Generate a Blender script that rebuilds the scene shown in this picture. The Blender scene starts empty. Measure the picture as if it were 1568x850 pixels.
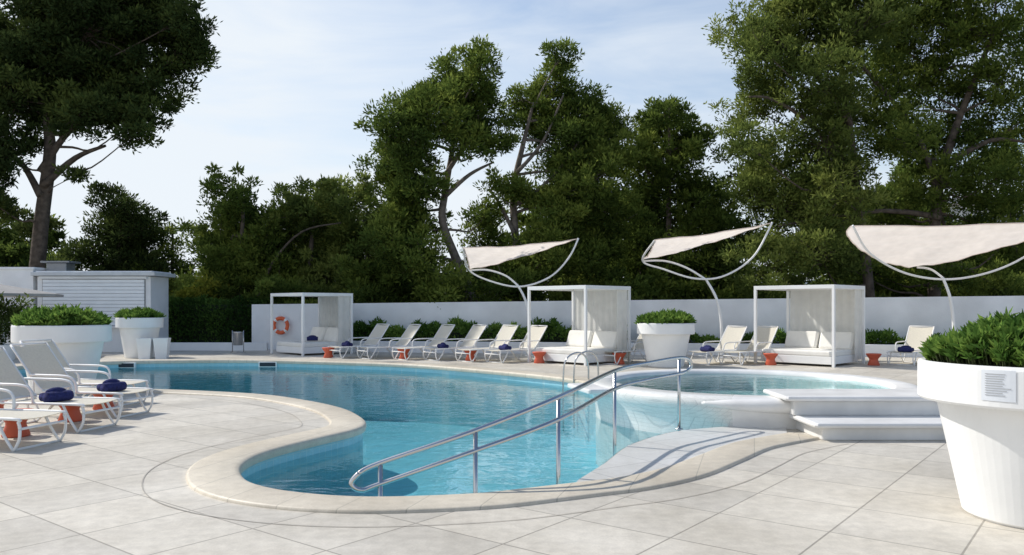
import bpy, math, random
import numpy as np
from mathutils import Vector, Matrix
from mathutils.geometry import tessellate_polygon
random.seed(5); rng=np.random.default_rng(11)
S=bpy.context.scene
# ---------------------------------------------------------------- helpers
def cr(pts,n=6,closed=False):
    P=[Vector(p) for p in pts]; N=len(P); out=[]
    rngs=range(N) if closed else range(N-1)
    for i in rngs:
        if closed: a,b,c,d=P[i-1],P[i],P[(i+1)%N],P[(i+2)%N]
        else: a,b,c,d=P[max(i-1,0)],P[i],P[i+1],P[min(i+2,N-1)]
        for k in range(n):
            t=k/n
            out.append(0.5*((2*b)+(c-a)*t+(2*a-5*b+4*c-d)*t*t+(3*b-a-3*c+d)*t**3))
    if not closed: out.append(P[-1].copy())
    return out
class MB:
    def __init__(s): s.v=[];s.f=[];s.m=[];s.sm=[]
    def add(s,vs,fs,mat=0,smooth=False):
        o=len(s.v); s.v+= [tuple(v) for v in vs]
        for f in fs: s.f.append([i+o for i in f]); s.m.append(mat); s.sm.append(smooth)
    def box(s,c,size,mat=0,rz=0,M=None,bev=0.0):
        x,y,z=[a/2 for a in size]; b=min(bev,x*.9,y*.9,z*.9)
        if b<=0:
            vs=[Vector((i*x,j*y,k*z)) for i in(-1,1) for j in(-1,1) for k in(-1,1)]
            fs=[(0,1,3,2),(4,6,7,5),(0,4,5,1),(2,3,7,6),(0,2,6,4),(1,5,7,3)]
            sm=False
        else:
            def ring(ix,iy,zz):
                return [Vector(p) for p in((-ix,-iy+b,zz),(-ix+b,-iy,zz),(ix-b,-iy,zz),(ix,-iy+b,zz),(ix,iy-b,zz),(ix-b,iy,zz),(-ix+b,iy,zz),(-ix,iy-b,zz))]
            R=[ring(x-b*.8,y-b*.8,-z),ring(x-b*.25,y-b*.25,-z+b*.3),ring(x,y,-z+b),ring(x,y,z-b),ring(x-b*.25,y-b*.25,z-b*.3),ring(x-b*.8,y-b*.8,z)]
            vs=[v for r in R for v in r]; fs=[]
            for a in range(5):
                for i in range(8):
                    j=(i+1)%8; fs.append((a*8+i,a*8+j,(a+1)*8+j,(a+1)*8+i))
            fs.append(tuple(range(7,-1,-1))); fs.append(tuple(range(40,48))); sm=False
        Mx=Matrix.Translation(Vector(c))@Matrix.Rotation(rz,4,'Z') if M is None else Matrix.Translation(Vector(c))@M
        s.add([Mx@v for v in vs],fs,mat,sm)
    def tube(s,pts,r,mat=0,seg=8,n=0,cap=True):
        P=cr(pts,n) if n else [Vector(p) for p in pts]
        N=len(P); R=r if isinstance(r,(list,tuple)) else [r,r]
        rad=[R[0]+(R[1]-R[0])*i/max(N-1,1) for i in range(N)] if len(R)==2 else [np.interp(i/(N-1),np.linspace(0,1,len(R)),R) for i in range(N)]
        t=(P[1]-P[0]).normalized(); u=t.orthogonal().normalized(); vs=[]
        for i in range(N):
            t2=(P[min(i+1,N-1)]-P[max(i-1,0)]).normalized()
            u=(u-t2*u.dot(t2)).normalized(); w=t2.cross(u)
            for k in range(seg):
                a=2*math.pi*k/seg; vs.append(P[i]+(u*math.cos(a)+w*math.sin(a))*rad[i])
        fs=[]
        for i in range(N-1):
            for k in range(seg):
                j=(k+1)%seg; fs.append((i*seg+k,i*seg+j,(i+1)*seg+j,(i+1)*seg+k))
        if cap: fs.append(tuple(range(seg-1,-1,-1))); fs.append(tuple((N-1)*seg+k for k in range(seg)))
        s.add(vs,fs,mat,True)
    def lathe(s,prof,c=(0,0,0),mat=0,seg=48,mats=None,alt=None):
        vs=[];c=Vector(c)
        for r,z in prof:
            for k in range(seg):
                a=2*math.pi*k/seg; vs.append(c+Vector((r*math.cos(a),r*math.sin(a),z)))
        for i in range(len(prof)-1):
            for k in range(seg):
                m=mats[i] if mats else mat
                if alt: m=alt(i,360*k/seg,m)
                s.add([vs[i*seg+k],vs[i*seg+(k+1)%seg],vs[(i+1)*seg+(k+1)%seg],vs[(i+1)*seg+k]],[(0,1,2,3)],m,True)
    def obj(s,name,mats,loc=(0,0,0),rz=0,weld=True):
        me=bpy.data.meshes.new(name); me.from_pydata(s.v,[],s.f)
        for m in mats: me.materials.append(m)
        me.polygons.foreach_set('material_index',s.m); me.polygons.foreach_set('use_smooth',s.sm)
        if weld:
            import bmesh
            bm=bmesh.new(); bm.from_mesh(me); bmesh.ops.remove_doubles(bm,verts=bm.verts,dist=1e-5); bm.to_mesh(me); bm.free()
        me.update(); o=bpy.data.objects.new(name,me); S.collection.objects.link(o); o.location=loc; o.rotation_euler=(0,0,rz); return o
def inst(src,loc,rz=0,sc=1,name=None):
    o=bpy.data.objects.new(name or src.name.split('.')[0],src.data); S.collection.objects.link(o); o.location=loc;o.rotation_euler=(0,0,rz); o.scale=(sc,)*3 if not isinstance(sc,tuple) else sc; return o
# ---------------------------------------------------------------- materials
def newmat(name):
    m=bpy.data.materials.new(name); m.use_nodes=True; nt=m.node_tree; nt.nodes.clear(); return m,nt,nt.nodes,nt.links
def simple(name,col,rough=.5,metal=0,var=.12,nscale=3.0,bump=0.0,bscale=40,spec=.4,trans=0):
    m,nt,N,L=newmat(name); out=N.new('ShaderNodeOutputMaterial'); b=N.new('ShaderNodeBsdfPrincipled'); g=N.new('ShaderNodeNewGeometry')
    n=N.new('ShaderNodeTexNoise'); n.inputs['Scale'].default_value=nscale; n.inputs['Detail'].default_value=6
    L.new(g.outputs['Position'],n.inputs['Vector'])
    r=N.new('ShaderNodeValToRGB'); e=r.color_ramp.elements; e[0].position=.3;e[1].position=.7
    e[0].color=tuple(c*(1-var) for c in col)+(1,); e[1].color=tuple(min(c*(1+var*.4),1) for c in col)+(1,)
    L.new(n.outputs['Fac'],r.inputs['Fac']); L.new(r.outputs['Color'],b.inputs['Base Color'])
    b.inputs['Roughness'].default_value=rough; b.inputs['Metallic'].default_value=metal; b.inputs['Specular IOR Level'].default_value=spec
    if bump:
        n2=N.new('ShaderNodeTexNoise'); n2.inputs['Scale'].default_value=bscale; L.new(g.outputs['Position'],n2.inputs['Vector'])
        bp=N.new('ShaderNodeBump'); bp.inputs['Strength'].default_value=bump; bp.inputs['Distance'].default_value=.02
        L.new(n2.outputs['Fac'],bp.inputs['Height']); L.new(bp.outputs['Normal'],b.inputs['Normal'])
    if trans:
        t=N.new('ShaderNodeBsdfTranslucent'); L.new(r.outputs['Color'],t.inputs['Color']); mx=N.new('ShaderNodeMixShader'); mx.inputs[0].default_value=trans
        L.new(b.outputs[0],mx.inputs[1]); L.new(t.outputs[0],mx.inputs[2]); L.new(mx.outputs[0],out.inputs['Surface'])
    else: L.new(b.outputs[0],out.inputs['Surface'])
    return m
def tiles(name,c1,c2,mortar,w,h,ms,rot=0,rough=.5,offset=0.0,stain=.2,bump=.3,spec=.4,use3d=False):
    m,nt,N,L=newmat(name); out=N.new('ShaderNodeOutputMaterial'); b=N.new('ShaderNodeBsdfPrincipled'); g=N.new('ShaderNodeNewGeometry')
    mp=N.new('ShaderNodeMapping'); mp.inputs['Rotation'].default_value=(0,0,rot); mp.inputs['Location'].default_value=(100,100,0)
    if use3d:
        sp=N.new('ShaderNodeSeparateXYZ'); cb=N.new('ShaderNodeCombineXYZ'); ad=N.new('ShaderNodeMath'); ad.operation='ADD'
        L.new(g.outputs['Position'],sp.inputs[0]); L.new(sp.outputs[0],ad.inputs[0]); L.new(sp.outputs[1],ad.inputs[1]); L.new(ad.outputs[0],cb.inputs[0]); L.new(sp.outputs[2],cb.inputs[1]); L.new(cb.outputs[0],mp.inputs['Vector'])
    else: L.new(g.outputs['Position'],mp.inputs['Vector'])
    br=N.new('ShaderNodeTexBrick'); br.offset=offset; br.inputs['Scale'].default_value=1; br.inputs['Brick Width'].default_value=w; br.inputs['Row Height'].default_value=h
    br.inputs['Mortar Size'].default_value=ms; br.inputs['Mortar Smooth'].default_value=.3; br.inputs['Color1'].default_value=c1+(1,); br.inputs['Color2'].default_value=c2+(1,); br.inputs['Mortar'].default_value=mortar+(1,)
    L.new(mp.outputs[0],br.inputs['Vector'])
    def nz(sc,lo,hi,p0=.35,p1=.65):
        n=N.new('ShaderNodeTexNoise'); n.inputs['Scale'].default_value=sc; n.inputs['Detail'].default_value=8; n.inputs['Roughness'].default_value=.6; L.new(g.outputs['Position'],n.inputs['Vector'])
        r=N.new('ShaderNodeValToRGB'); r.color_ramp.elements[0].position=p0; r.color_ramp.elements[1].position=p1
        r.color_ramp.elements[0].color=lo; r.color_ramp.elements[1].color=hi; L.new(n.outputs['Fac'],r.inputs['Fac']); return n,r
    def mul(a,c):
        x=N.new('ShaderNodeMixRGB'); x.blend_type='MULTIPLY'; x.inputs[0].default_value=1; L.new(a,x.inputs[1]); L.new(c,x.inputs[2]); return x.outputs[0]
    s=1-stain
    n1,r1=nz(.55,(s,s*.98,s*.94,1),(1,1,1,1)); n2,r2=nz(9,(1-stain*.6,)*3+(1,),(1,1,1,1)); n3,r3=nz(60,(.91,.90,.88,1),(1,1,1,1))
    c=mul(mul(mul(br.outputs['Color'],r1.outputs[0]),r2.outputs[0]),r3.outputs[0]); L.new(c,b.inputs['Base Color'])
    b.inputs['Roughness'].default_value=rough; b.inputs['Specular IOR Level'].default_value=spec
    bp=N.new('ShaderNodeBump'); bp.inputs['Strength'].default_value=bump; bp.inputs['Distance'].default_value=.004; bp.invert=True
    ad2=N.new('ShaderNodeMath'); ad2.operation='MULTIPLY_ADD'; ad2.inputs[1].default_value=.5; L.new(n3.outputs['Fac'],ad2.inputs[0]); L.new(br.outputs['Fac'],ad2.inputs[2])
    L.new(ad2.outputs[0],bp.inputs['Height']); L.new(bp.outputs['Normal'],b.inputs['Normal']); L.new(b.outputs[0],out.inputs['Surface']); return m
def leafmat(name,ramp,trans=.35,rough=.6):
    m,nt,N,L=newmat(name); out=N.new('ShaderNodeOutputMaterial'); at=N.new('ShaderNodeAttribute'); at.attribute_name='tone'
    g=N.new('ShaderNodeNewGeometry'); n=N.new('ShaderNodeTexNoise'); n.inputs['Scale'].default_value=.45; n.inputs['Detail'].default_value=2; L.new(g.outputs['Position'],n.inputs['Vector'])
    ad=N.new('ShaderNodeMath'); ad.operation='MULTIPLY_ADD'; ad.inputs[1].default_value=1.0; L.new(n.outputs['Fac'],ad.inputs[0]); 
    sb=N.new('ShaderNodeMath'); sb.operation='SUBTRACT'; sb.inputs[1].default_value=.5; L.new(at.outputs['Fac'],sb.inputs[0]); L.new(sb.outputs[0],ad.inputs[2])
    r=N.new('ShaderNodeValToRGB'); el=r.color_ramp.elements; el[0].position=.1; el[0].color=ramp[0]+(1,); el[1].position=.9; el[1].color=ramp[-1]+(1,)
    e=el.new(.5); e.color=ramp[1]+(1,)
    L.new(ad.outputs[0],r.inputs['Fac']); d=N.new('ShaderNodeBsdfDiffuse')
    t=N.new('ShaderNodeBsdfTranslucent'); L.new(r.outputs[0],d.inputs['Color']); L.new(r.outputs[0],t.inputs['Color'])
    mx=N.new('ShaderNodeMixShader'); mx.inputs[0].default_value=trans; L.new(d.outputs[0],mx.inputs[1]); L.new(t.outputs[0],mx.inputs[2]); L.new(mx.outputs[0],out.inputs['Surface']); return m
def watermat(name,tint,scale,strength):
    m,nt,N,L=newmat(name); out=N.new('ShaderNodeOutputMaterial'); g=N.new('ShaderNodeNewGeometry')
    mp=N.new('ShaderNodeMapping'); mp.inputs['Scale'].default_value=(1,1.35,1); mp.inputs['Rotation'].default_value=(0,0,.5); L.new(g.outputs['Position'],mp.inputs['Vector'])
    n=N.new('ShaderNodeTexNoise'); n.inputs['Scale'].default_value=scale; n.inputs['Detail'].default_value=3; n.inputs['Distortion'].default_value=.8; L.new(mp.outputs[0],n.inputs['Vector'])
    bp=N.new('ShaderNodeBump'); bp.inputs['Strength'].default_value=strength; bp.inputs['Distance'].default_value=.05; L.new(n.outputs['Fac'],bp.inputs['Height'])
    fr=N.new('ShaderNodeFresnel'); fr.inputs['IOR'].default_value=1.33; L.new(bp.outputs[0],fr.inputs['Normal'])
    gl=N.new('ShaderNodeBsdfGlossy'); gl.inputs['Roughness'].default_value=.02; L.new(bp.outputs[0],gl.inputs['Normal'])
    tr=N.new('ShaderNodeBsdfTransparent'); tr.inputs['Color'].default_value=tint+(1,)
    mx=N.new('ShaderNodeMixShader'); L.new(fr.outputs[0],mx.inputs[0]); L.new(tr.outputs[0],mx.inputs[1]); L.new(gl.outputs[0],mx.inputs[2]); L.new(mx.outputs[0],out.inputs['Surface']); return m

M_deck=tiles('deck_stone_tiles',(.76,.71,.62),(.66,.62,.55),(.40,.37,.32),.8,.8,.008,rot=math.radians(38),stain=.28,rough=.55)
M_cop=tiles('coping_stone',(.74,.67,.55),(.69,.62,.51),(.50,.46,.38),.5,50,.005,rot=.3,stain=.22,rough=.5)
M_slab=tiles('marble_slab',(.72,.72,.71),(.68,.68,.67),(.42,.42,.42),.8,.8,.006,rot=math.radians(-35),stain=.16,rough=.35)
M_marble=simple('white_marble',(.78,.77,.75),.35,var=.16,nscale=2.5)
M_groove=simple('drain_slot',(.42,.39,.34),.8)
M_ptile=tiles('pool_mosaic',(.28,.72,.86),(.25,.68,.83),(.34,.72,.84),.2,.2,.006,stain=.09,use3d=False,rough=.3,bump=.05)
M_pwall=tiles('pool_wall_mosaic',(.36,.68,.78),(.32,.64,.75),(.45,.70,.77),.15,.15,.008,stain=.12,use3d=True,rough=.3)
M_mosaic=tiles('white_mosaic',(.84,.85,.84),(.80,.81,.80),(.68,.70,.70),.05,.05,.003,stain=.12,use3d=True,rough=.25)
M_plfloor=tiles('plunge_mosaic',(.48,.82,.85),(.44,.79,.83),(.55,.82,.84),.1,.1,.004,stain=.08,rough=.3,bump=.05)
M_water=watermat('pool_water',(.90,.98,.995),2.4,.22)
M_water2=watermat('plunge_water',(.94,.99,.995),3.5,.12)
M_white=simple('white_paint',(.84,.84,.83),.5,var=.06,nscale=1.5)
M_wall=simple('white_render_wall',(.83,.84,.85),.85,var=.14,nscale=.9,bump=.25,bscale=30)
M_plastic=simple('white_planter_plastic',(.83,.83,.82),.38,var=.07,nscale=2,bump=.03)
M_steel=simple('stainless_steel',(.55,.55,.55),.22,metal=1,var=.05)
M_frame=simple('lounger_frame_white',(.82,.81,.79),.4,var=.04)
M_sling=simple('lounger_sling_cream',(.82,.78,.68),.8,var=.06,nscale=30,trans=.35)
M_curt=simple('cabana_curtain',(.84,.83,.79),.9,var=.06,nscale=5,trans=.4)
M_cush=simple('daybed_cushion',(.82,.80,.75),.85,var=.08,nscale=3,bump=.2,bscale=12)
M_sail=simple('sail_fabric_cream',(.88,.81,.75),.8,var=.08,nscale=4,trans=.62)
M_red=simple('orange_red_plastic',(.58,.11,.055),.5,var=.12)
M_navy=simple('navy_towel',(.025,.03,.13),.95,var=.4,nscale=30,bump=.5,bscale=120)
M_soil=simple('soil',(.05,.035,.02),.95,var=.4,nscale=20)
M_bark=simple('pine_bark',(.12,.095,.075),.95,var=.55,nscale=5,bump=.8,bscale=14)
M_barkl=simple('pine_bark_grey',(.20,.165,.14),.95,var=.5,nscale=5,bump=.8,bscale=14)
M_grey=simple('grey_metal_and_gap_shade',(.28,.29,.30),.4,metal=.6)
M_dark=simple('dark_opening',(.02,.03,.04),.6)
M_shut=simple('kiosk_shutter',(.82,.85,.88),.5,var=.05)
M_roofw=simple('kiosk_roof',(.62,.64,.65),.7)
M_paper=simple('paper_notice',(.70,.73,.77),.7,var=.02); M_ink=simple('printed_text',(.40,.41,.43),.8,var=.1)
M_earth=simple('earth_ground',(.16,.13,.085),.95,var=.5,nscale=.8,bump=.5,bscale=5)
M_hill=simple('hazy_hill',(.22,.27,.30),.95,var=.2,nscale=.02)
M_bwall=simple('apartment_render',(.80,.77,.73),.8,var=.08,nscale=.5); M_glass=simple('window_glass',(.06,.08,.10),.1,var=.1)
G_pine=leafmat('pine_needles',[(.052,.080,.020),(.11,.158,.033),(.23,.28,.058)],.45)
G_dark=leafmat('pine_needles_dark',[(.032,.050,.018),(.062,.090,.028),(.12,.155,.042)],.32)
G_light=leafmat('pine_needles_light',[(.075,.105,.028),(.15,.195,.048),(.27,.31,.078)],.48)
G_hedge=leafmat('hedge_leaves',[(.025,.055,.014),(.055,.11,.026),(.11,.19,.04)],.3)
G_plant=leafmat('planter_leaves',[(.05,.11,.022),(.12,.22,.045),(.24,.36,.075)],.38,.4)
# ---------------------------------------------------------------- foliage
def leafarr(pos,axis,L,W,tone):
    n=len(pos); axis/= np.linalg.norm(axis,axis=1,keepdims=True)+1e-9
    r=rng.normal(size=(n,3)); w=np.cross(axis,r); w/=np.linalg.norm(w,axis=1,keepdims=True)+1e-9
    L=L*rng.uniform(.6,1.35,(n,1)); W=W*rng.uniform(.7,1.3,(n,1))
    v=np.empty((n,4,3)); v[:,0]=pos; v[:,1]=pos+axis*L*.5+w*W*.5; v[:,2]=pos+axis*L; v[:,3]=pos+axis*L*.5-w*W*.5
    return v.reshape(-1,3),tone
def clumpleaves(clumps,dens=1.0,L=.24,W=.085,sub=16,squash=.75,reach=1.22):
    V=[];T=[];subs=[]
    for (x,y,z,r) in clumps:
        m=max(8,int(sub*min(r,2.4)**1.2)); n=int(2300*r*r*dens/m)+4; tc=rng.uniform(-.16,.16)
        for k in range(m):
            d=rng.normal(size=3); d/=np.linalg.norm(d); rr=r*rng.uniform(.3,reach)
            c=np.array([x,y,z])+d*rr*np.array([1,1,squash]); sr=rng.uniform(.2,.55)*min(r,1.6)**.6*.78*(1.2-.35*rr/r)
            subs.append((c,sr))
            p=rng.normal(size=(n,3))*.5; q=p/(np.linalg.norm(p,axis=1,keepdims=True)+1e-6)
            pos=c+p*sr*np.array([1.2,1.2,.75])
            ax=q*.9+np.array([0,0,.5])+rng.normal(size=(n,3))*.5
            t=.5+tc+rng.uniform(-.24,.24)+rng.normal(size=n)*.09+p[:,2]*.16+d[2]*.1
            a,b=leafarr(pos,ax,L,W,t); V.append(a);T.append(b)
    return np.concatenate(V),np.concatenate(T),subs
def leafobj(name,V,T,leafm,mb=None,mats=None,loc=(0,0,0)):
    n=len(V)//4; mb=mb or MB(); nb=len(mb.v); mats=list(mats or [])
    verts=np.concatenate([np.array(mb.v).reshape(-1,3),V]) if nb else V
    bl=[len(f) for f in mb.f]; bi=[i for f in mb.f for i in f]
    loops=np.concatenate([np.array(bi,dtype=np.int32),np.arange(n*4,dtype=np.int32)+nb]).astype(np.int32)
    tot=np.concatenate([np.array(bl,dtype=np.int32),np.full(n,4,dtype=np.int32)]).astype(np.int32)
    st=np.concatenate([[0],np.cumsum(tot)[:-1]]).astype(np.int32)
    me=bpy.data.meshes.new(name); me.vertices.add(len(verts)); me.vertices.foreach_set('co',verts.astype(np.float32).ravel())
    me.loops.add(len(loops)); me.loops.foreach_set('vertex_index',loops); me.polygons.add(len(tot)); me.polygons.foreach_set('loop_start',st)
    try: me.polygons.foreach_set('loop_total',tot)
    except Exception: pass
    for m in mats+[leafm]: me.materials.append(m)
    mi=np.concatenate([np.array(mb.m,dtype=np.int32),np.full(n,len(mats),dtype=np.int32)]).astype(np.int32); me.polygons.foreach_set('material_index',mi)
    sm=np.concatenate([np.array(mb.sm,dtype=bool),np.zeros(n,dtype=bool)]); me.polygons.foreach_set('use_smooth',sm)
    a=me.attributes.new('tone','FLOAT','FACE'); a.data.foreach_set('value',np.concatenate([np.full(len(bl),.5),T]).astype(np.float32))
    me.update(calc_edges=True); me.validate(); o=bpy.data.objects.new(name,me); S.collection.objects.link(o); o.location=loc; return o
def tree(name,base,trunk,clumps,leafm,bark=None,r0=.28,dens=1,L=.2,W=.07,depth=1.6,extra=[],sub=24,squash=.8,twigs=.35,fill=2.1,reach=1.22):
    mb=MB(); y0=base
    tp=cr([(x,y0+random.uniform(-.15,.15),z) for x,z in trunk],5); mb.tube(tp,[r0*1.25,r0,r0*.75,r0*.35],0,10)
    for e in extra: 
        P=[(x,y0-.25+.3*i*random.uniform(-.5,.5),z) for i,(x,z) in enumerate(e)]; mb.tube(P,[r0*.6,r0*.2],0,8,n=5)
    C=[(x,y0+random.uniform(-depth,depth)*(.6 if r>1.2 else 1),z,r*1.0) for x,z,r in clumps]
    F=[]
    for i in range(len(C)):
        for j in range(i):
            a,b=C[i],C[j]; dd=math.hypot(a[0]-b[0],a[2]-b[2])
            if dd<fill*min(1.3,(a[3]+b[3])/2) and random.random()<.7:
                F.append(((a[0]+b[0])/2,(a[1]+b[1])/2+random.uniform(-.3,.6),(a[2]+b[2])/2,min(a[3],b[3])*.7))
    V,T,subs=clumpleaves(C+F,dens,L,W,sub,squash,reach)
    for c in C:
        q=Vector(c[:3]); cand=[p for p in tp if p.z<q.z-.2*abs(q.x-p.x)-.2 and p.z>trunk[0][1]+1.2] or [tp[len(tp)//2]]
        s=min(cand,key=lambda p:(p-q).length); mid=(s+q)/2+Vector((random.uniform(-.3,.3),random.uniform(-.3,.3),-.15*(q-s).length+random.uniform(-.2,.3)))
        rr=max(.022,min(.055,.018+.016*(q-s).length*c[3]**.5)); mb.tube([s,s.lerp(mid,.5)+Vector((random.uniform(-.15,.15),0,random.uniform(-.1,.15))),mid,q],[rr*1.2,rr*.3],0,6,n=4,cap=False)
        for sc,sr in subs:
            if (Vector(sc)-q).length<c[3]*1.05 and random.random()<twigs:
                mb.tube([mid.lerp(q,.7),q.lerp(Vector(sc),.5)+Vector((0,0,-.05)),Vector(sc)],[.02,.007],0,4,cap=False)
    return leafobj(name,V,T,leafm,mb,[bark or M_bark])
# ---------------------------------------------------------------- pool, deck
near=[(3.0,10.3),(2.14,9.84),(1.69,9.36),(1.27,8.69),(.91,7.75),(.64,7.07),(.49,6.84),(.14,6.6),(-.24,6.43),(-.71,6.33),(-1.18,6.30),(-1.62,6.39),(-2.05,6.6),(-2.39,6.94),(-2.64,7.5),(-2.68,8.05),(-2.54,8.6),(-2.25,9.25),(-2.0,9.8),(-1.96,10.3),(-2.15,10.94),(-2.6,11.85),(-3.36,12.8),(-4.38,13.7),(-5.77,14.3),(-6.94,14.64),(-8.69,15.25),(-11.2,16.2),(-12.4,17.2),(-12.9,18.8),(-12.7,20.4),(-12.0,21.4),(-11.1,22.1),(-9.8,22.5),(-7.26,22.6),(-4.2,21.6),(-2.48,20.7),(-1.03,19.4),(.24,18.06),(1.2,16.8),(1.54,15.9),(2.0,13.6),(3,12.3)]
pool=[(p.x,p.y) for p in cr([(a,b,0) for a,b in near],5,True)]
copc=[(3.33,9.49),(2.55,8.86),(1.96,8.09),(1.46,7.44),(.97,7.02),(.54,6.80)]+near[7:41]+[(1.72,14.6)]
cop=cr([(a,b,0) for a,b in copc],6)
def flat(name,outer,holes,z,mat,zf=None):
    L=[[Vector((x,y,0)) for x,y in outer]]+[[Vector((x,y,0)) for x,y in h] for h in holes]
    tr=tessellate_polygon(L); vs=[(v.x,v.y,(zf(v.x,v.y) if zf else z)) for l in L for v in l]
    mb=MB(); fs=[]
    for t in tr:
        a,b,c=[Vector(vs[i]) for i in t]
        fs.append(t if (b-a).cross(c-a).z>0 else t[::-1])
    mb.add(vs,fs); return mb.obj(name,[mat],weld=False)
flat('ground',[(-700,-100),(700,-100),(700,900),(-700,900)],[pool],-.03,M_earth)
flat('pool_deck_paving',[(-24,-6),(22,-6),(22,24.9),(-9.6,28.9),(-24,29)],[pool],0,M_deck)
zf=lambda x,y:-.50-.07*(y-6.3)
pb=flat('pool_basin',pool,[],0,M_ptile,zf)
mb=MB(); n=len(pool); vs=[(x,y,.002) for x,y in pool]+[(x,y,zf(x,y)) for x,y in pool]
mb.add(vs,[(i,(i+1)%n,n+(i+1)%n,n+i) for i in range(n)],0,True); w=mb.obj('pool_wall',[M_pwall]); w.parent=pb
flat('pool_water',pool,[],-.17,M_water)
def offs(path,d):
    out=[]
    for i,p in enumerate(path):
        t=(path[min(i+1,len(path)-1)]-path[max(i-1,0)]).normalized(); out.append(p+Vector((-t.y,t.x,0))*d)
    return out
prof=[(-.035,-.07),(-.045,-.03),(-.04,.005),(-.02,.022),(.02,.03),(.40,.03),(.425,.022),(.43,.0)]
mb=MB(); rows=[]
for d,z in prof: rows.append([(p.x,p.y,z) for p in offs(cop,d)])
vs=[v for r in rows for v in r]; K=len(cop)
mb.add(vs,[(a*K+i,a*K+i+1,(a+1)*K+i+1,(a+1)*K+i) for a in range(len(prof)-1) for i in range(K-1)],0,True); mb.obj('pool_coping',[M_cop])
def ribbon(name,d,wd,z,mat):
    A=offs(cop,d);B=offs(cop,d+wd); mb=MB(); ok=[min((a-c).length for c in cop)>d*.97 for a in A]
    for i in range(len(A)-1):
        if ok[i] and ok[i+1]: mb.add([(A[i].x,A[i].y,z),(A[i+1].x,A[i+1].y,z),(B[i+1].x,B[i+1].y,z),(B[i].x,B[i].y,z)],[(3,2,1,0)])
    return mb.obj(name,[mat])
ribbon('deck_drain_slot',.78,.011,.005,M_groove)
slab=[c for c in copc[:6]]+[(.60,7.0)]+[(.93,7.75),(1.28,8.68),(1.70,9.33),(2.15,9.80),(3.0,10.2),(3.6,10.3)]
sl=flat('marble_paving_slab',slab,[],.012,M_slab)
for x,y in((-10.9,22.17),(-7.0,22.5)):
    mb=MB(); mb.box((0,0,0),(.45,.1,.11),0); mb.box((0,.005,.0),(.52,.08,.15),1); mb.obj('pool_skimmer',[M_dark,M_white],(x,y-.02,-.1))
C=(3.69,12.3,0); mb=MB()
prf=[(2.36,-1.6),(2.36,-.1),(2.38,.1),(2.44,.2),(2.47,.28),(2.46,.34),(2.42,.38),(2.35,.395),(2.12,.395),(2.08,.37),(2.06,.32),(2.06,.03),(0.001,.03)]
mb.lathe(prf,C,mats=[0]*6+[1]*4+[2,2],seg=120,alt=lambda i,a,m:(1 if (m==0 and 247<a<360) else (0 if (m==1 and 165<a<=247 and i<8) else m)))
mb.box((1.22,11.75,.33),(.5,1.0,.07),1,rz=.25,bev=.02)
ar=[(3.69+2.44*math.cos(math.radians(a)),12.3+2.44*math.sin(math.radians(a)),.30) for a in range(240,291,3)]
mb.tube(ar,[.03,.07,.095,.10,.10,.08],1,14,n=2)
pp=mb.obj('plunge_pool',[M_mosaic,M_marble,M_plfloor])
mb=MB(); mb.lathe([(2.059,.33),(0.001,.33)],C,seg=96); wo=mb.obj('water',[M_water2]); wo.parent=pp
for p in wo.data.polygons: p.use_smooth=False
mb=MB()
mb.box((5.25,9.55,.075),(3.3,.9,.15),0,bev=.012); mb.box((5.22,9.52,.18),(3.46,1.02,.06),0,bev=.028)
mb.box((5.05,10.05,.3),(3.15,.75,.18),0,bev=.012); mb.box((5.02,10.03,.425),(3.34,.92,.06),0,bev=.028)
mb.box((6.1,10.75,.2),(1.2,.7,.39),0,bev=.012)
mb.obj('plunge_pool_steps',[M_marble])
mb=MB()
up=[(-1.27,6.5,.17),(-1.1,6.55,.245),(-.31,6.65,.50),(.42,7.1,.73),(1.14,8.7,.84),(1.6,9.3,.88),(2.1,9.85,.91),(2.26,10.0,.87),(2.29,10.03,.79),(2.22,9.98,.73)]
lo=[(-1.27,6.5,.17),(-1.33,6.48,.09),(-1.25,6.5,.03),(-1.1,6.55,.07),(-.31,6.65,.33),(.42,7.1,.53),(1.14,8.7,.64),(1.6,9.3,.68),(2.1,9.85,.71),(2.22,9.98,.73)]
mb.tube(up,.022,0,10,n=6); mb.tube(lo,.022,0,10,n=6)
for x,y,zt in((-1.1,6.55,.245),(-.31,6.65,.5),(.42,7.1,.73),(1.14,8.7,.84),(2.1,9.85,.91)):
    mb.tube([(x,y,-.9 if x<1.2 else -.05),(x,y,zt)],.02,0,10)
    if x>1.2: mb.lathe([(.05,0),(.05,.012),(.02,.016)],(x,y,.012),seg=16)
mb.obj('pool_handrail',[M_steel])
mb=MB()
dn=Vector((-.8,-.5,0)).normalized()
for o in(-.25,.25):
    a=Vector((1.35+o*.5,16.4+o*.85,0))
    mb.tube([a-dn*.45,a-dn*.42+Vector((0,0,.42)),a-dn*.2+Vector((0,0,.6)),a+dn*.12+Vector((0,0,.48)),a+dn*.2+Vector((0,0,.1)),a+dn*.2+Vector((0,0,-1))],.018,0,8,n=6)
for z in(-.3,-.6): 
    a=Vector((1.35,16.4,z))+dn*.2; mb.tube([a-Vector((.125,.21,0)),a+Vector((.125,.21,0))],.02)
mb.obj('pool_ladder',[M_steel])
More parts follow.
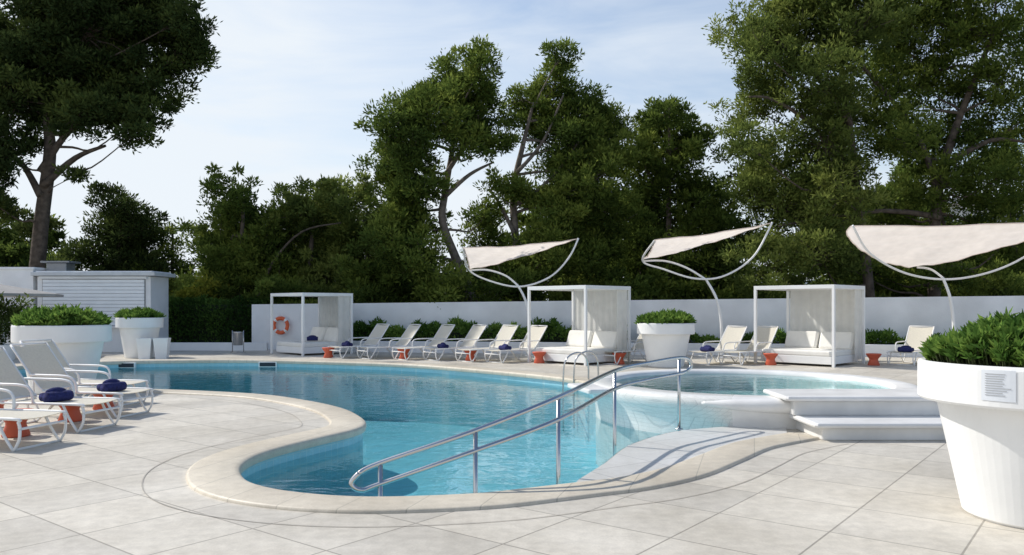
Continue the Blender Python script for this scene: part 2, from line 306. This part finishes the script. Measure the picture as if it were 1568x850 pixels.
# ---------------------------------------------------------------- planters
M_stem=simple('plant_stem',(.07,.09,.03),.8)
def planter(loc,R,H,leaves,notice=False,name='potted_shrub_planter',ll=.1,hh=.26):
    mb=MB(); mb.lathe([(.001,.0),(R*.60,.0),(R*.625,.02),(R*.84,H*.74),(R*.845,H*.745),(R*.985,H*.75),(R,H*.765),(R*1.0,H*.98),(R*.99,H),(R*.965,H*1.005),(R*.93,H),(R*.92,H*.93),(.001,H*.93)],seg=72,mats=[0]*11+[1])
    if notice:
        a0=math.radians(212);a1=math.radians(227); rr=R*1.004; k=6
        P=lambda a,z,r=rr:(r*math.cos(a),r*math.sin(a),z)
        for i in range(k):
            a=a0+(a1-a0)*i/k;b=a0+(a1-a0)*(i+1)/k; mb.add([P(a,H*.80),P(b,H*.80),P(b,H*.985),P(a,H*.985)],[(0,1,2,3)],2)
        for j in range(10):
            z=H*(.958-.014*j); aa=a0+.03; bb=a1-.03-random.uniform(0,.07)
            for i in range(4):
                a=aa+(bb-aa)*i/4;b=aa+(bb-aa)*(i+1)/4; mb.add([P(a,z,rr+.003),P(b,z,rr+.003),P(b,z+.005,rr+.003),P(a,z+.005,rr+.003)],[(0,1,2,3)],3)
    ns=int(leaves/14); V=[];T=[]
    for i in range(ns):
        a=rng.uniform(0,2*math.pi); r=R*.9*math.sqrt(rng.uniform()); h=H*.95+(hh*R/.8)*(1-(r/R)**2)**.5*rng.uniform(.6,1.25)*(1+.18*math.sin(a*3+r*6))
        c=np.array([r*math.cos(a),r*math.sin(a),h]); m=14
        d=rng.normal(size=(m,3)); d[:,2]=np.abs(d[:,2])*.9+.35; d[:,0]+=.5*math.cos(a)*r/R; d[:,1]+=.5*math.sin(a)*r/R
        v,t=leafarr(np.repeat(c[None],m,0)-np.array([0,0,.05])*rng.uniform(0,1,(m,1)),d,ll,ll*.34,rng.uniform(.15,.85)+rng.normal(size=m)*.1); V.append(v);T.append(t)
        mb.tube([(c[0]*.9,c[1]*.9,H*.9),tuple(c)],.006,4,4,cap=False)
    return leafobj(name,np.concatenate(V),np.concatenate(T),G_plant,mb,[M_plastic,M_soil,M_paper,M_ink,M_stem],loc)
planter((3.90,5.8,0),.80,1.14,15000,True,ll=.085,hh=.30)
planter((-8.2,14.3,0),.80,1.22,7000,ll=.13)
planter((4.0,20.4,0),.74,1.13,6000,ll=.14)
planter((-11.4,24.0,0),.67,1.22,5000,ll=.14)
# ---------------------------------------------------------------- loungers
mb=MB()
for s in(-.32,.32):
    mb.tube([(.0,s,.24),(-.02,s,.31),(-.1,s,.345),(-1.2,s,.34),(-1.3,s,.37),(-1.42,s,.48),(-1.83,s,1.0)],.017,0,8,n=4)
    mb.tube([(-.3,s,.34),(-.2,s,.16),(-.08,s,.0)],.016,0,8,n=3)
    mb.tube([(0,s,.24),(-.01,s,.12),(-.08,s,.0)],.016,0,8,n=3)
    mb.tube([(-.95,s,.34),(-1.1,s,.17),(-1.3,s,.0)],.016,0,8,n=3)
    mb.tube([(-1.45,s,.5),(-1.42,s,.2),(-1.3,s,.0)],.014,0,8,n=3)
    mb.tube([(-.72,s*1.04,.34),(-.74,s*1.08,.5),(-.86,s*1.1,.57),(-1.2,s*1.1,.58),(-1.5,s*1.05,.58)],.017,0,8,n=4)
for x,z in((0,.24),(-.08,.01),(-1.3,.01),(-1.83,1.0),(-1.3,.36)): mb.tube([(x,-.32,z),(x,.32,z)],.015,0,8)
def sheet(P,w,mat,th=.008):
    P=cr(P,5); vs=[];k=len(P)
    for z in(0,-th):
        for p in P: 
            for j in range(5):
                u=-1+j/2; vs.append((p.x,u*w,p.z-.018*(1-u*u)+z))
    f=[]
    for i in range(k-1):
        for j in range(4):
            a=i*5+j; f.append((a,a+1,a+6,a+5)); b=a+k*5; f.append((b+5,b+6,b+1,b))
    mb.add(vs,f,mat,True)
sheet([(-.03,0,.345),(-.6,0,.345),(-1.24,0,.35)],.31,1); sheet([(-1.3,0,.39),(-1.42,0,.49),(-1.62,0,.745),(-1.81,0,.985)],.31,1)
L0=mb.obj('sun_lounger',[M_frame,M_sling],(-5.2,8.7,0),math.radians(-12),weld=False)
mb=MB()
mb.tube([(-.17,-.03,0),(-.15,-.03,0),(.15,-.03,0),(.17,-.03,0)],[.04,.068,.07,.066,.04],0,16,n=3)
mb.tube([(-.15,.07,.0),(-.13,.07,0),(.14,.08,0),(.16,.08,0)],[.03,.055,.058,.055,.03],0,14,n=3)
mb.tube([(-.12,.02,.055),(.0,.015,.065),(.13,.02,.055)],[.03,.05,.052,.03],0,12,n=4)
T0=mb.obj('rolled_towel',[M_navy],(0,0,-5)); 
mb=MB(); mb.lathe([(.001,0),(.17,0),(.18,.02),(.13,.16),(.13,.2),(.22,.33),(.23,.35),(.22,.365),(.001,.36)],seg=28); B0=mb.obj('side_table',[M_red],(0,0,-5))
usedT=[False];usedB=[False]
def towel(x,y,z,rz):
    if not usedT[0]: T0.location=(x,y,z);T0.rotation_euler=(0,0,rz);usedT[0]=True
    else: inst(T0,(x,y,z),rz)
def table(x,y,s=1):
    if not usedB[0]: B0.location=(x,y,0);B0.scale=(s,s,s);usedB[0]=True
    else: inst(B0,(x,y,0),0,s)
def lounger(x,y,deg,tw=0):
    a=math.radians(deg); inst(L0,(x,y,0),a)
    if tw: towel(x-tw*math.cos(a),y-tw*math.sin(a),.40,a+1.4)
for x,y,t in((-5.2,9.95,.68),(-5.35,11.2,.42),(-6.0,12.45,0)): lounger(x,y,-12,t)
for x,y in((-5.95,9.4),(-6.0,10.65),(-6.2,11.9),(-7.2,10.9)): table(x,y,.85)
for i,(x,y) in enumerate(((-4.76,24.2),(-3.85,23.9),(-2.72,23.5),(-1.78,23.2),(-.79,22.7),(.06,22.3),(3.15,21.8),(5.55,21.6),(6.4,21.5),(10.9,21.4),(12.6,21.2))):
    lounger(x-.6,y-.6,222+random.uniform(-5,5),.45 if i in(0,3,5,7,9) else 0)
for x,y in((-5.6,23.9),(-3.2,23.2),(-1.2,22.6),(.75,21.6),(2.9,21.2),(6.9,20.9),(9.6,20.8)): table(x,y,.85)
# ---------------------------------------------------------------- cabanas
def cabana(x,y,W=2.15,D=1.95,H=2.12):
    mb=MB(); p=.07
    for i in(0,1):
        for j in(0,1): mb.box((i*W,j*D,H/2-.05),(p,p,H-.1),0,bev=.006)
    for j in(0,1): mb.box((W/2,j*D,H-.05),(W+p,p,.1),0,bev=.006)
    for i in(0,1): mb.box((i*W,D/2,H-.05),(p,D-p,.1),0,bev=.006)
    mb.box((W/2,D/2,H-.03),(W-p,D-p,.02),1)
    def curt(a,b,z0,z1,amp):
        a=Vector(a);b=Vector(b);n=int((b-a).length*26); d=(b-a).normalized(); nn=Vector((-d.y,d.x,0)); vs=[]
        for k in range(n+1):
            q=a.lerp(b,k/n)+nn*amp*math.sin(k*1.15+.5*math.sin(k*.37)); vs+= [(q.x,q.y,z0),(q.x,q.y,z1)]
        mb.add(vs,[(2*k,2*k+2,2*k+3,2*k+1) for k in range(n)],1,True)
    curt((p,D-.01,0),(W-p,D-.01,0),.12,H-.1,.012)
    curt((W-.02,D*.72,0),(W-.02,D-.05,0),.12,H-.1,.02)
    mb.box((W/2,D/2,.16),(W-.2,D-.2,.2),0,bev=.01); mb.box((W/2,D/2-.02,.33),(W-.24,D-.24,.15),2,bev=.04)
    for k in(0,1): 
        Mx=Matrix.Rotation(math.radians(-22),4,'X'); mb.box((W*.27+k*W*.46,D-.36,.62),(W*.43,.16,.5),2,M=Mx,bev=.05)
    return mb.obj('poolside_cabana',[M_white,M_curt,M_cush],(x,y,0),math.radians(-45))
cabana(6.68,21.5); cabana(.48,22.0,2.05,1.9); cabana(-8.0,26.1,2.0,1.8,2.0)
towel(-6.6,25.9,.5,.3)
# ---------------------------------------------------------------- wall, strip planting, hedge
A=Vector((-9.5,28.6,0));B=Vector((18,24.3,0)); d=(B-A).normalized(); nn=Vector((-d.y,d.x,0))*.25
mb=MB(); vs=[]
for P,h in((A,1.64),(B,1.92)):
    for q in(P,P+nn): vs+=[(q.x,q.y,-.05),(q.x,q.y,h)]
mb.add(vs,[(0,4,5,1),(2,3,7,6),(1,5,7,3),(0,1,3,2),(4,6,7,5)]); mb.obj('boundary_wall',[M_wall])
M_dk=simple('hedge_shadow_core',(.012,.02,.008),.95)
def strip(name,a,b,wd,z0,z1,dens,leafm,ll,core=True,wob=.15):
    a=Vector(a);b=Vector(b);L=(b-a).length;d=(b-a)/L;nv=Vector((-d.y,d.x,0)); n=int(L*dens)
    s=rng.uniform(0,L,n); u=rng.uniform(-.5,.5,n)*wd; h=rng.uniform(0,1,n)**.6
    top=z1+wob*(np.sin(s*1.9)+np.sin(s*4.3+1)+np.sin(s*9.1))*.5-(np.abs(u)/wd*2)**3*(z1-z0)*.25
    z=z0+(top-z0)*h; pos=np.stack([a.x+d.x*s+nv.x*u,a.y+d.y*s+nv.y*u,z],1)
    ax=rng.normal(size=(n,3))*.6+np.array([0,0,.5])+np.array([nv.x,nv.y,0])*(u/wd*2)[:,None]
    v,t=leafarr(pos,ax,ll,ll*.4,.5+.25*np.sin(s*3.1+1)+rng.normal(size=n)*.12)
    mb=MB()
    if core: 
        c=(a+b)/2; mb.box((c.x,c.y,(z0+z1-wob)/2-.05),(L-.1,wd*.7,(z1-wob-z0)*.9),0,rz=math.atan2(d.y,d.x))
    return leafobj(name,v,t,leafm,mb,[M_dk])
nu=nn.normalized(); f=-nu*.55; a1=A+f+d*3.4; b1=B+f
mb=MB(); c=(a1+b1)/2-nu*.4; mb.box((c.x,c.y,.17),((b1-a1).length,.12,.42),0,rz=math.atan2(d.y,d.x),bev=.015); mb.obj('planting_bed_edge',[M_wall])
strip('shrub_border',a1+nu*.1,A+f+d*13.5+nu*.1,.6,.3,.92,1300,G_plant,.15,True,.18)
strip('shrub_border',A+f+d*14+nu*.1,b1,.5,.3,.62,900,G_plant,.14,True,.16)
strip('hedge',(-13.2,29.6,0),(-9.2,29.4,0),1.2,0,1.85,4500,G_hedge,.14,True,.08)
mb=MB(); mb.box((-11.2,27.9,.13),(5.0,.2,.3),0,bev=.01); mb.obj('low_garden_wall',[M_wall])
mb=MB(); mb.lathe([(.001,.25),(.15,.25),(.16,.27),(.17,.68),(.18,.70),(.16,.71),(.15,.6)],seg=24); 
for s in(-.19,.19): mb.tube([(s,0,0),(s,0,.75)],.015)
mb.tube([(-.25,0,.01),(.25,0,.01)],.02); mb.tube([(-.19,0,.5),(.19,0,.5)],.012); mb.obj('litter_bin',[M_steel],(-9.3,26.6,0))
for x,y in((-10.9,23.3),(-10.45,23.4)):
    mb=MB(); h=.62
    vs=[(i*s,j*s,z) for z,s in((0,.15),(h,.21),(h,.185),(h-.06,.18)) for i,j in((-1,-1),(1,-1),(1,1),(-1,1))]
    mb.add(vs,[(a*4+i,a*4+(i+1)%4,(a+1)*4+(i+1)%4,(a+1)*4+i) for a in range(3) for i in range(4)]+[(12,13,14,15)]); mb.obj('square_pot',[M_plastic],(x,y,0),.2)
mb=MB(); R=.26;r=.07; sg=40
for i in range(sg):
    a=2*math.pi*i/sg;b=2*math.pi*(i+1)/sg; vs=[]
    for q in(a,b):
        for k in range(10):
            t=2*math.pi*k/10; vs.append(((R+r*math.cos(t))*math.cos(q),r*.7*math.sin(t),(R+r*math.cos(t))*math.sin(q)))
    mb.add(vs,[(k,(k+1)%10,10+(k+1)%10,10+k) for k in range(10)],1 if i%10 in(4,5) else 0,True)
mb.tube([((R+.11)*math.cos(t*math.pi/8),-.02,(R+.11+.03*math.sin(t*2))*math.sin(t*math.pi/8)) for t in range(17)],.008,1,6)
mb.obj('life_ring',[simple('life_ring_orange',(.75,.14,.05),.5),M_white],(-8.35,28.28,.88),math.atan2(d.y,d.x))
# ---------------------------------------------------------------- shade sails
def sail(C0,C1,C2,bow,arm,pole,pk=.10,sag=.15,name='shade_sail'):
    mb=MB(); C0,C1,C2=[Vector(c) for c in(C0,C1,C2)]; K=26; idx={};vs=[]; cen=(C0+C1+C2)/3
    for i in range(K+1):
        for j in range(K+1-i):
            a,b=i/K,j/K;c=1-a-b; p=C0*a+C1*b+C2*c
            e=4*(a*b+b*c+c*a)/3
            pull=pk*(4*a*b)*(1-c)**2+pk*(4*b*c)*(1-a)**2*.6+.08*(4*a*c)*(1-b)**2
            p=p+(cen-p)*pull*(1-e*.35); p.z-=.2*e*(27*a*b*c)+sag*e
            p.z+=.02*math.sin(a*34+b*9)*(b+.2)+.014*math.sin(b*41-a*13)+.04*math.sin(c*22+b*8)*b
            idx[i,j]=len(vs); vs.append(p)
    fs=[]
    for i in range(K):
        for j in range(K-i):
            fs.append((idx[i,j],idx[i+1,j],idx[i,j+1]))
            if j<K-i-1: fs.append((idx[i+1,j],idx[i+1,j+1],idx[i,j+1]))
    mb.add(vs,fs,0,True)
    edges=[[vs[idx[i,0]] for i in range(K+1)],[vs[idx[0,j]] for j in range(K+1)],[vs[idx[i,K-i]] for i in range(K+1)]]
    for e in edges: mb.tube(e,.014,0,6)
    mb.tube(bow,.03,1,10,n=8); mb.tube(arm,.032,1,10,n=8); mb.tube(pole,[.05,.036],1,12,n=8)
    mb.lathe([(.14,0),(.14,.015),(.055,.02)],(pole[0][0],pole[0][1],0),1,20)
    return mb.obj(name,[M_sail,M_white],weld=False)
sail((4.2,23,3.52),(4.1,24.8,3.0),(7.95,24,4.12),[(4.2,23.1,3.5),(4.1,24.6,3.0),(4.7,24.3,2.72),(5.6,24,2.42),(6.5,24,2.5),(7.4,24,3.1),(7.97,24,4.14)],[(4.15,24.8,3.0),(4.8,24.5,2.98),(5.4,24.2,2.75),(5.95,24,2.38)],[(6.4,23.9,0),(6.38,23.9,1.1),(6.25,23.95,1.8),(5.95,24,2.38)],.05)
sail((-1.5,24,3.36),(-1.4,25.8,2.75),(2.1,25,3.72),[(-1.5,24.1,3.34),(-1.4,25.7,2.75),(-.6,25.2,2.35),(.3,25,2.2),(1.2,25,2.5),(1.8,25,3.1),(2.12,25,3.74)],[(-1.4,25.8,2.75),(-.8,25.5,2.75),(-.2,25.2,2.55),(.2,25,2.22)],[(.55,25,0),(.55,25,1.0),(.45,25,1.7),(.2,25,2.22)],.05)
sail((9.15,21,3.72),(12.0,23.2,2.72),(15.1,21,3.88),[(9.13,21,3.73),(9.9,21.6,3.0),(11.2,22,2.45),(12.6,22,2.35),(13.9,21.6,2.8),(15.12,21,3.9)],[(12.0,23.2,2.72),(12.1,22.9,2.68),(12.05,22.4,2.58),(12.1,22,2.36)],[(12.4,22,0),(12.4,22,1.0),(12.3,22,1.8),(12.1,22,2.36)],-.42,.1)
# ---------------------------------------------------------------- kiosk, parasol, building, hill
mb=MB()
mb.box((-14.4,27.7,1.3),(3.9,1.4,2.6),0); mb.box((-14.35,27.65,2.68),(4.25,1.7,.12),2,bev=.01); mb.box((-14.35,27.65,2.76),(4.0,1.5,.05),0)
mb.box((-14.4,26.99,1.7),(3.56,.012,1.6),3)  # grey backing sheet: its colour stands in for shade between the shutter slats
for i in range(13): mb.box((-14.4,26.965,.97+i*.122),(3.5,.035,.112),1,bev=.012)
mb.box((-14.4,26.93,.86),(3.7,.2,.06),0,bev=.01); mb.box((-14.4,26.95,2.56),(3.7,.12,.09),0,bev=.01)
mb.box((-18.6,28.2,1.42),(4.2,2.4,2.84),0); mb.box((-18.6,28.2,2.88),(4.3,2.5,.08),0,bev=.01)
mb.box((-16.0,27.8,2.95),(.7,.6,.3),3,bev=.02); mb.box((-16.0,27.8,3.13),(1.0,.8,.06),3,bev=.01)
mb.obj('pool_bar_kiosk',[M_wall,M_shut,M_roofw,M_grey])
mb=MB(); k=8; R=2.3
for i in range(k):
    a=2*math.pi*i/k;b=2*math.pi*(i+1)/k; mb.add([(R*math.cos(a),R*math.sin(a),1.95),(R*math.cos(b),R*math.sin(b),1.95),(0,0,2.35)],[(0,1,2)],0); mb.add([(R*math.cos(a),R*math.sin(a),1.95),(R*math.cos(b),R*math.sin(b),1.95),(R*math.cos(b),R*math.sin(b),1.87),(R*math.cos(a),R*math.sin(a),1.87)],[(0,1,2,3)],0)
mb.tube([(0,0,0),(0,0,2.4)],.03,1); mb.lathe([(.3,0),(.3,.08),(.05,.1)],mat=1,seg=20); mb.obj('pool_parasol',[simple('parasol_canvas',(.42,.41,.40),.9,trans=.2),M_white],(-16.4,24.2,0))
V,T,_=clumpleaves([(0,0,1.0,.75),(0,0,1.5,.5)],1.3,.13,.06)
mb=MB(); mb.lathe([(.001,0),(.28,0),(.36,.45),(.34,.46),(.3,.4),(.001,.4)],seg=24); mb.tube([(0,0,.4),(0,0,1.1)],.04)
leafobj('potted_bush',V,T,G_dark,mb,[M_plastic],(-14.8,22.8,0))
mb=MB(); bx,by=33,62
mb.box((bx+8,by+6,4.9),(18,12,9.8),0)
for fl in range(3):
    z=.2+fl*3.1
    mb.box((bx+8,by-.7,z+.1),(18.4,1.6,.2),0)
    for k in range(18): mb.box((bx-.8+k*1.03,by-1.45,z+.65),(.06,.06,.9),0)
    mb.box((bx+8,by-1.45,z+1.12),(18.2,.08,.06),0)
    for k in range(5):
        mb.box((bx+.9+k*3.5,by-.02,z+1.35),(1.9,.08,2.1),1); mb.box((bx+.9+k*3.5,by-.07,z+1.35),(.06,.06,2.1),0)
mb.box((bx+8,by+6,9.9),(18.8,12.8,.4),0); mb.obj('apartment_building',[M_bwall,M_glass])
mb=MB(); vs=[];K=60
for i in range(K+1):
    x=-420+i*10; h=10+9*math.sin(i*.11+.4)+4*math.sin(i*.31)+1.2*math.sin(i*1.1); vs+=[(x,420,-2),(x,450,h*1.2),(x,560,-2)]
mb.add(vs,[(3*i+q,3*i+3+q,3*i+4+q,3*i+1+q) for i in range(K) for q in(0,1)],0,True); mb.obj('distant_hill',[M_hill])
# ---------------------------------------------------------------- trees
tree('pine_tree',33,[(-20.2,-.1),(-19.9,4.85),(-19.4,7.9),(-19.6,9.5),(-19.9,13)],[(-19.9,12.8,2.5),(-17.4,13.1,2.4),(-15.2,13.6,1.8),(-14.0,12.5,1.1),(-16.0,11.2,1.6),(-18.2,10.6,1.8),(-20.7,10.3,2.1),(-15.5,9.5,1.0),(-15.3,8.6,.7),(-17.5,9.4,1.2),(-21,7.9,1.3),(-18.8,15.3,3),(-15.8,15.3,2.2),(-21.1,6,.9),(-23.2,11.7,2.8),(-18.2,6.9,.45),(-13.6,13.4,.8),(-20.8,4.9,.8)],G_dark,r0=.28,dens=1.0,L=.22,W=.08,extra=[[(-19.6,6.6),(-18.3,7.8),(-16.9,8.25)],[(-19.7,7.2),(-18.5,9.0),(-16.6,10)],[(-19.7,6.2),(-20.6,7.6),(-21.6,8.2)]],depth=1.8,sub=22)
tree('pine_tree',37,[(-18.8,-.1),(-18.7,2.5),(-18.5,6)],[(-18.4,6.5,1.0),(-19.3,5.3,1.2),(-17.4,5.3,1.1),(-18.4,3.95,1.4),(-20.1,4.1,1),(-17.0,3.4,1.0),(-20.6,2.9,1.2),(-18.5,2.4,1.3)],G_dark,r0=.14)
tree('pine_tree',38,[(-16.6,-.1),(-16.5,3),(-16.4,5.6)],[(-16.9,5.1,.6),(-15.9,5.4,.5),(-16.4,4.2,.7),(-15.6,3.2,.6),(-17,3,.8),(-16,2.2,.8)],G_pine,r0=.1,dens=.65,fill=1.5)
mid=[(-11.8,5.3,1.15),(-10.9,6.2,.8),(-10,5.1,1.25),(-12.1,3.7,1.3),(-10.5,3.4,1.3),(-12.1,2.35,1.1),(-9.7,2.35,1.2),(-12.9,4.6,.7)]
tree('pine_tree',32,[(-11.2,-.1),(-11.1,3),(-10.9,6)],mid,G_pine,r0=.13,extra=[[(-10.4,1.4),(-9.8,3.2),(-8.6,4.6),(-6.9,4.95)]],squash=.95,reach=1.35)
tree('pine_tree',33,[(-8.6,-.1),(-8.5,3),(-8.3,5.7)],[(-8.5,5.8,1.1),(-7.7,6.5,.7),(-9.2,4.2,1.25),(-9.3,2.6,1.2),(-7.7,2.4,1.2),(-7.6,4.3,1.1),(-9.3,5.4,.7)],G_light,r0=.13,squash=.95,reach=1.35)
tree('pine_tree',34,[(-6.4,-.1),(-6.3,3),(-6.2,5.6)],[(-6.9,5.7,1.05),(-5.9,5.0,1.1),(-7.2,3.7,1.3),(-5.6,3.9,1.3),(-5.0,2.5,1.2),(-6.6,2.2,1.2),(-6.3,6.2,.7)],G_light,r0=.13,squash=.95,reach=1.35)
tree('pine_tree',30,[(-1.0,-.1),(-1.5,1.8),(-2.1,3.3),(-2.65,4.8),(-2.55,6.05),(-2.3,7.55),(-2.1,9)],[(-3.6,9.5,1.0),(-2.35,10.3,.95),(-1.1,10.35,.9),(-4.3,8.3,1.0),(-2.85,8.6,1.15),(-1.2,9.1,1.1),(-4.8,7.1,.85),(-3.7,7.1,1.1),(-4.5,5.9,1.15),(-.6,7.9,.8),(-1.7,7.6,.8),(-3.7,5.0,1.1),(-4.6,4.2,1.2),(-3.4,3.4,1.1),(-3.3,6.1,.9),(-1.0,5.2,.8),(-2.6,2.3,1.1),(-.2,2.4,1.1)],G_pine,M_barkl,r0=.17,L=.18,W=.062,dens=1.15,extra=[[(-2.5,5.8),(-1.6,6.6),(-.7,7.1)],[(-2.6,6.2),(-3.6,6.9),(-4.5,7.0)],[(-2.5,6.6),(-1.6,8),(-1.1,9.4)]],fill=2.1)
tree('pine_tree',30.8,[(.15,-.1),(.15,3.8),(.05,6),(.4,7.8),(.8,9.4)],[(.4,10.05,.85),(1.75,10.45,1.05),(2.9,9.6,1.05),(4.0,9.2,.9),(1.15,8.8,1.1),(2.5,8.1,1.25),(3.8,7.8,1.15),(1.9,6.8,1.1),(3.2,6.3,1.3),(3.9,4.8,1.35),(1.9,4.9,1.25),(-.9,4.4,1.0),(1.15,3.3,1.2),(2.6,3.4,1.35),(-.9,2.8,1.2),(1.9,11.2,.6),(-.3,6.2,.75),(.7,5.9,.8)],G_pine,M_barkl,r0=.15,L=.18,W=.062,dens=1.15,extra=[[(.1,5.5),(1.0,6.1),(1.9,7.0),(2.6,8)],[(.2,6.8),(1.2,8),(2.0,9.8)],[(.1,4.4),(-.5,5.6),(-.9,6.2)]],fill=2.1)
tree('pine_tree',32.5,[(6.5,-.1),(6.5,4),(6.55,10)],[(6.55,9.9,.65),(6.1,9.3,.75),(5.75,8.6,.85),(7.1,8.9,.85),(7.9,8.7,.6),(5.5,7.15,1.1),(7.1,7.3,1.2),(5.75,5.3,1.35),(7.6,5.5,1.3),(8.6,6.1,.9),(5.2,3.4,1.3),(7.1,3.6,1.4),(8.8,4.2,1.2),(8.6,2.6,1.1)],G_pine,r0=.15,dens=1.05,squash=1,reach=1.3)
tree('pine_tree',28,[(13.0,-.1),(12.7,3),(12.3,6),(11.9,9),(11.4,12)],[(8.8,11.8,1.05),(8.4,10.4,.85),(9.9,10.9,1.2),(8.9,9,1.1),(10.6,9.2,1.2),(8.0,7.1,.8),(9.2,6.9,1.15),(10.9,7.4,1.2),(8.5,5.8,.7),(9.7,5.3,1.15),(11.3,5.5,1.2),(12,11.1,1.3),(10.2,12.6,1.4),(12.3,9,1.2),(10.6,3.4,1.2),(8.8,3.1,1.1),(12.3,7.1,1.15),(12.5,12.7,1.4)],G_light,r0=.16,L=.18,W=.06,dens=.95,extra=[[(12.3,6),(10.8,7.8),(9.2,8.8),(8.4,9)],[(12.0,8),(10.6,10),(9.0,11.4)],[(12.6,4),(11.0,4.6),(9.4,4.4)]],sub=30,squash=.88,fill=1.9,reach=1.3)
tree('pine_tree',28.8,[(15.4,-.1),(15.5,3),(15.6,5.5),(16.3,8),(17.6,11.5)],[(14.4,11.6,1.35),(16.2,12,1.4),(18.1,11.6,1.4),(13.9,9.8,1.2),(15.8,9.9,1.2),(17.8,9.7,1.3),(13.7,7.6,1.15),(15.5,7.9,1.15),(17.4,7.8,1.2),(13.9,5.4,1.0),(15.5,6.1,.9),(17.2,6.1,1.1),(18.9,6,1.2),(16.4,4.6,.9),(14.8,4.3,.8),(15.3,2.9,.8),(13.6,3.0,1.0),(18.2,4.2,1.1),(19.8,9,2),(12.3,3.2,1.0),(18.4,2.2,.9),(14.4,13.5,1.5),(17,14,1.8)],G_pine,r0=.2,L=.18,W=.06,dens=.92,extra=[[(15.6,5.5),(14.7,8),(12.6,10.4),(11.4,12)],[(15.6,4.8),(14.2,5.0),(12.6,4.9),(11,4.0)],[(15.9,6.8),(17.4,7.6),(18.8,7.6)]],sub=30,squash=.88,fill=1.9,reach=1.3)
bg=[]
for i in range(190):
    x=rng.uniform(-46,52); y=rng.uniform(38,52); k=x/y
    top=4.4+1.2*math.sin(x*.35)+rng.uniform(-.8,.8)
    if -.56<k<-.40: top=2.2
    if -.25<k<.32: top+=1.8
    if k>.32: top+=4.2*rng.uniform(.1,1)
    bg.append((x,y,rng.uniform(1.0,max(top,1.4)),rng.uniform(1.1,1.9)))
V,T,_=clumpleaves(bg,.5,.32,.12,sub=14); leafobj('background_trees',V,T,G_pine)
us=[]
for i in range(85):
    x=rng.uniform(-13,20); us.append((x,rng.uniform(29.5,35),rng.uniform(.8,2.7),rng.uniform(.75,1.15)))
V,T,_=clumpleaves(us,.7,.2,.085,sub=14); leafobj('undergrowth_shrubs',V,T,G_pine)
V,T,_=clumpleaves([(-11.9,31,2.1,.8),(-12.6,31.2,1.8,.6)],1,.16,.08); leafobj('flowering_shrub',V,T,leafmat('yellow_green_leaves',[(.12,.14,.02),(.2,.22,.03),(.32,.30,.05)],.4))
# ---------------------------------------------------------------- light, sky, camera
sd=Vector((-.76,.36,.80)).normalized()
sl_=bpy.data.lights.new('sun','SUN'); sl_.energy=4.2; sl_.angle=math.radians(.5); sl_.color=(1,.955,.88); so=bpy.data.objects.new('sun',sl_); S.collection.objects.link(so)
so.rotation_euler=(-sd).to_track_quat('-Z','Y').to_euler()
w=bpy.data.worlds.new('World'); S.world=w; w.use_nodes=True; nt=w.node_tree; N=nt.nodes; L=nt.links; N.clear()
out=N.new('ShaderNodeOutputWorld'); bgd=N.new('ShaderNodeBackground'); bgd.inputs['Strength'].default_value=.15
sky=N.new('ShaderNodeTexSky'); sky.sky_type='NISHITA'; sky.sun_disc=False; sky.sun_elevation=math.asin(sd.z); sky.sun_rotation=math.atan2(sd.x,sd.y); sky.dust_density=1.0; sky.air_density=1.15; sky.ozone_density=3.0
tc=N.new('ShaderNodeTexCoord'); mp=N.new('ShaderNodeMapping'); mp.inputs['Scale'].default_value=(1.1,1.1,5.0); mp.inputs['Rotation'].default_value=(.05,.14,0); mp.inputs['Location'].default_value=(3.1,0,.4); L.new(tc.outputs['Generated'],mp.inputs['Vector'])
n=N.new('ShaderNodeTexNoise'); n.inputs['Scale'].default_value=2.2; n.inputs['Detail'].default_value=9; n.inputs['Roughness'].default_value=.54; n.inputs['Distortion'].default_value=.6; L.new(mp.outputs[0],n.inputs['Vector'])
sp=N.new('ShaderNodeSeparateXYZ'); L.new(tc.outputs['Generated'],sp.inputs[0])
m1=N.new('ShaderNodeMath'); m1.operation='MULTIPLY_ADD'; m1.inputs[1].default_value=-.34; m1.inputs[2].default_value=.40; L.new(sp.outputs[0],m1.inputs[0])
m2=N.new('ShaderNodeMath'); m2.operation='MULTIPLY_ADD'; m2.inputs[1].default_value=-1.0; L.new(sp.outputs[2],m2.inputs[0]); L.new(m1.outputs[0],m2.inputs[2])
m3=N.new('ShaderNodeMath'); m3.operation='ADD'; L.new(n.outputs['Fac'],m3.inputs[0]); L.new(m2.outputs[0],m3.inputs[1])
r=N.new('ShaderNodeValToRGB'); r.color_ramp.elements[0].position=.28; r.color_ramp.elements[1].position=.80; r.color_ramp.elements[1].color=(.97,.97,.97,1); L.new(m3.outputs[0],r.inputs['Fac'])
mx=N.new('ShaderNodeMixRGB'); mx.inputs[2].default_value=(5.7,6.1,6.5,1); L.new(r.outputs[0],mx.inputs[0]); L.new(sky.outputs[0],mx.inputs[1]); L.new(mx.outputs[0],bgd.inputs['Color']); L.new(bgd.outputs[0],out.inputs['Surface'])
cam=bpy.data.cameras.new('camera'); co=bpy.data.objects.new('camera',cam); S.collection.objects.link(co); co.location=(0,0,1.55); co.rotation_euler=(math.radians(90),0,0)
cam.lens=27.55; cam.sensor_width=36; cam.shift_y=45/1568; cam.clip_end=3000; cam.clip_start=.05; S.camera=co
S.view_settings.view_transform='Standard'; S.view_settings.look='None'; S.view_settings.exposure=0
print('faces',sum(len(o.data.polygons) for o in bpy.data.objects if o.type=='MESH'))
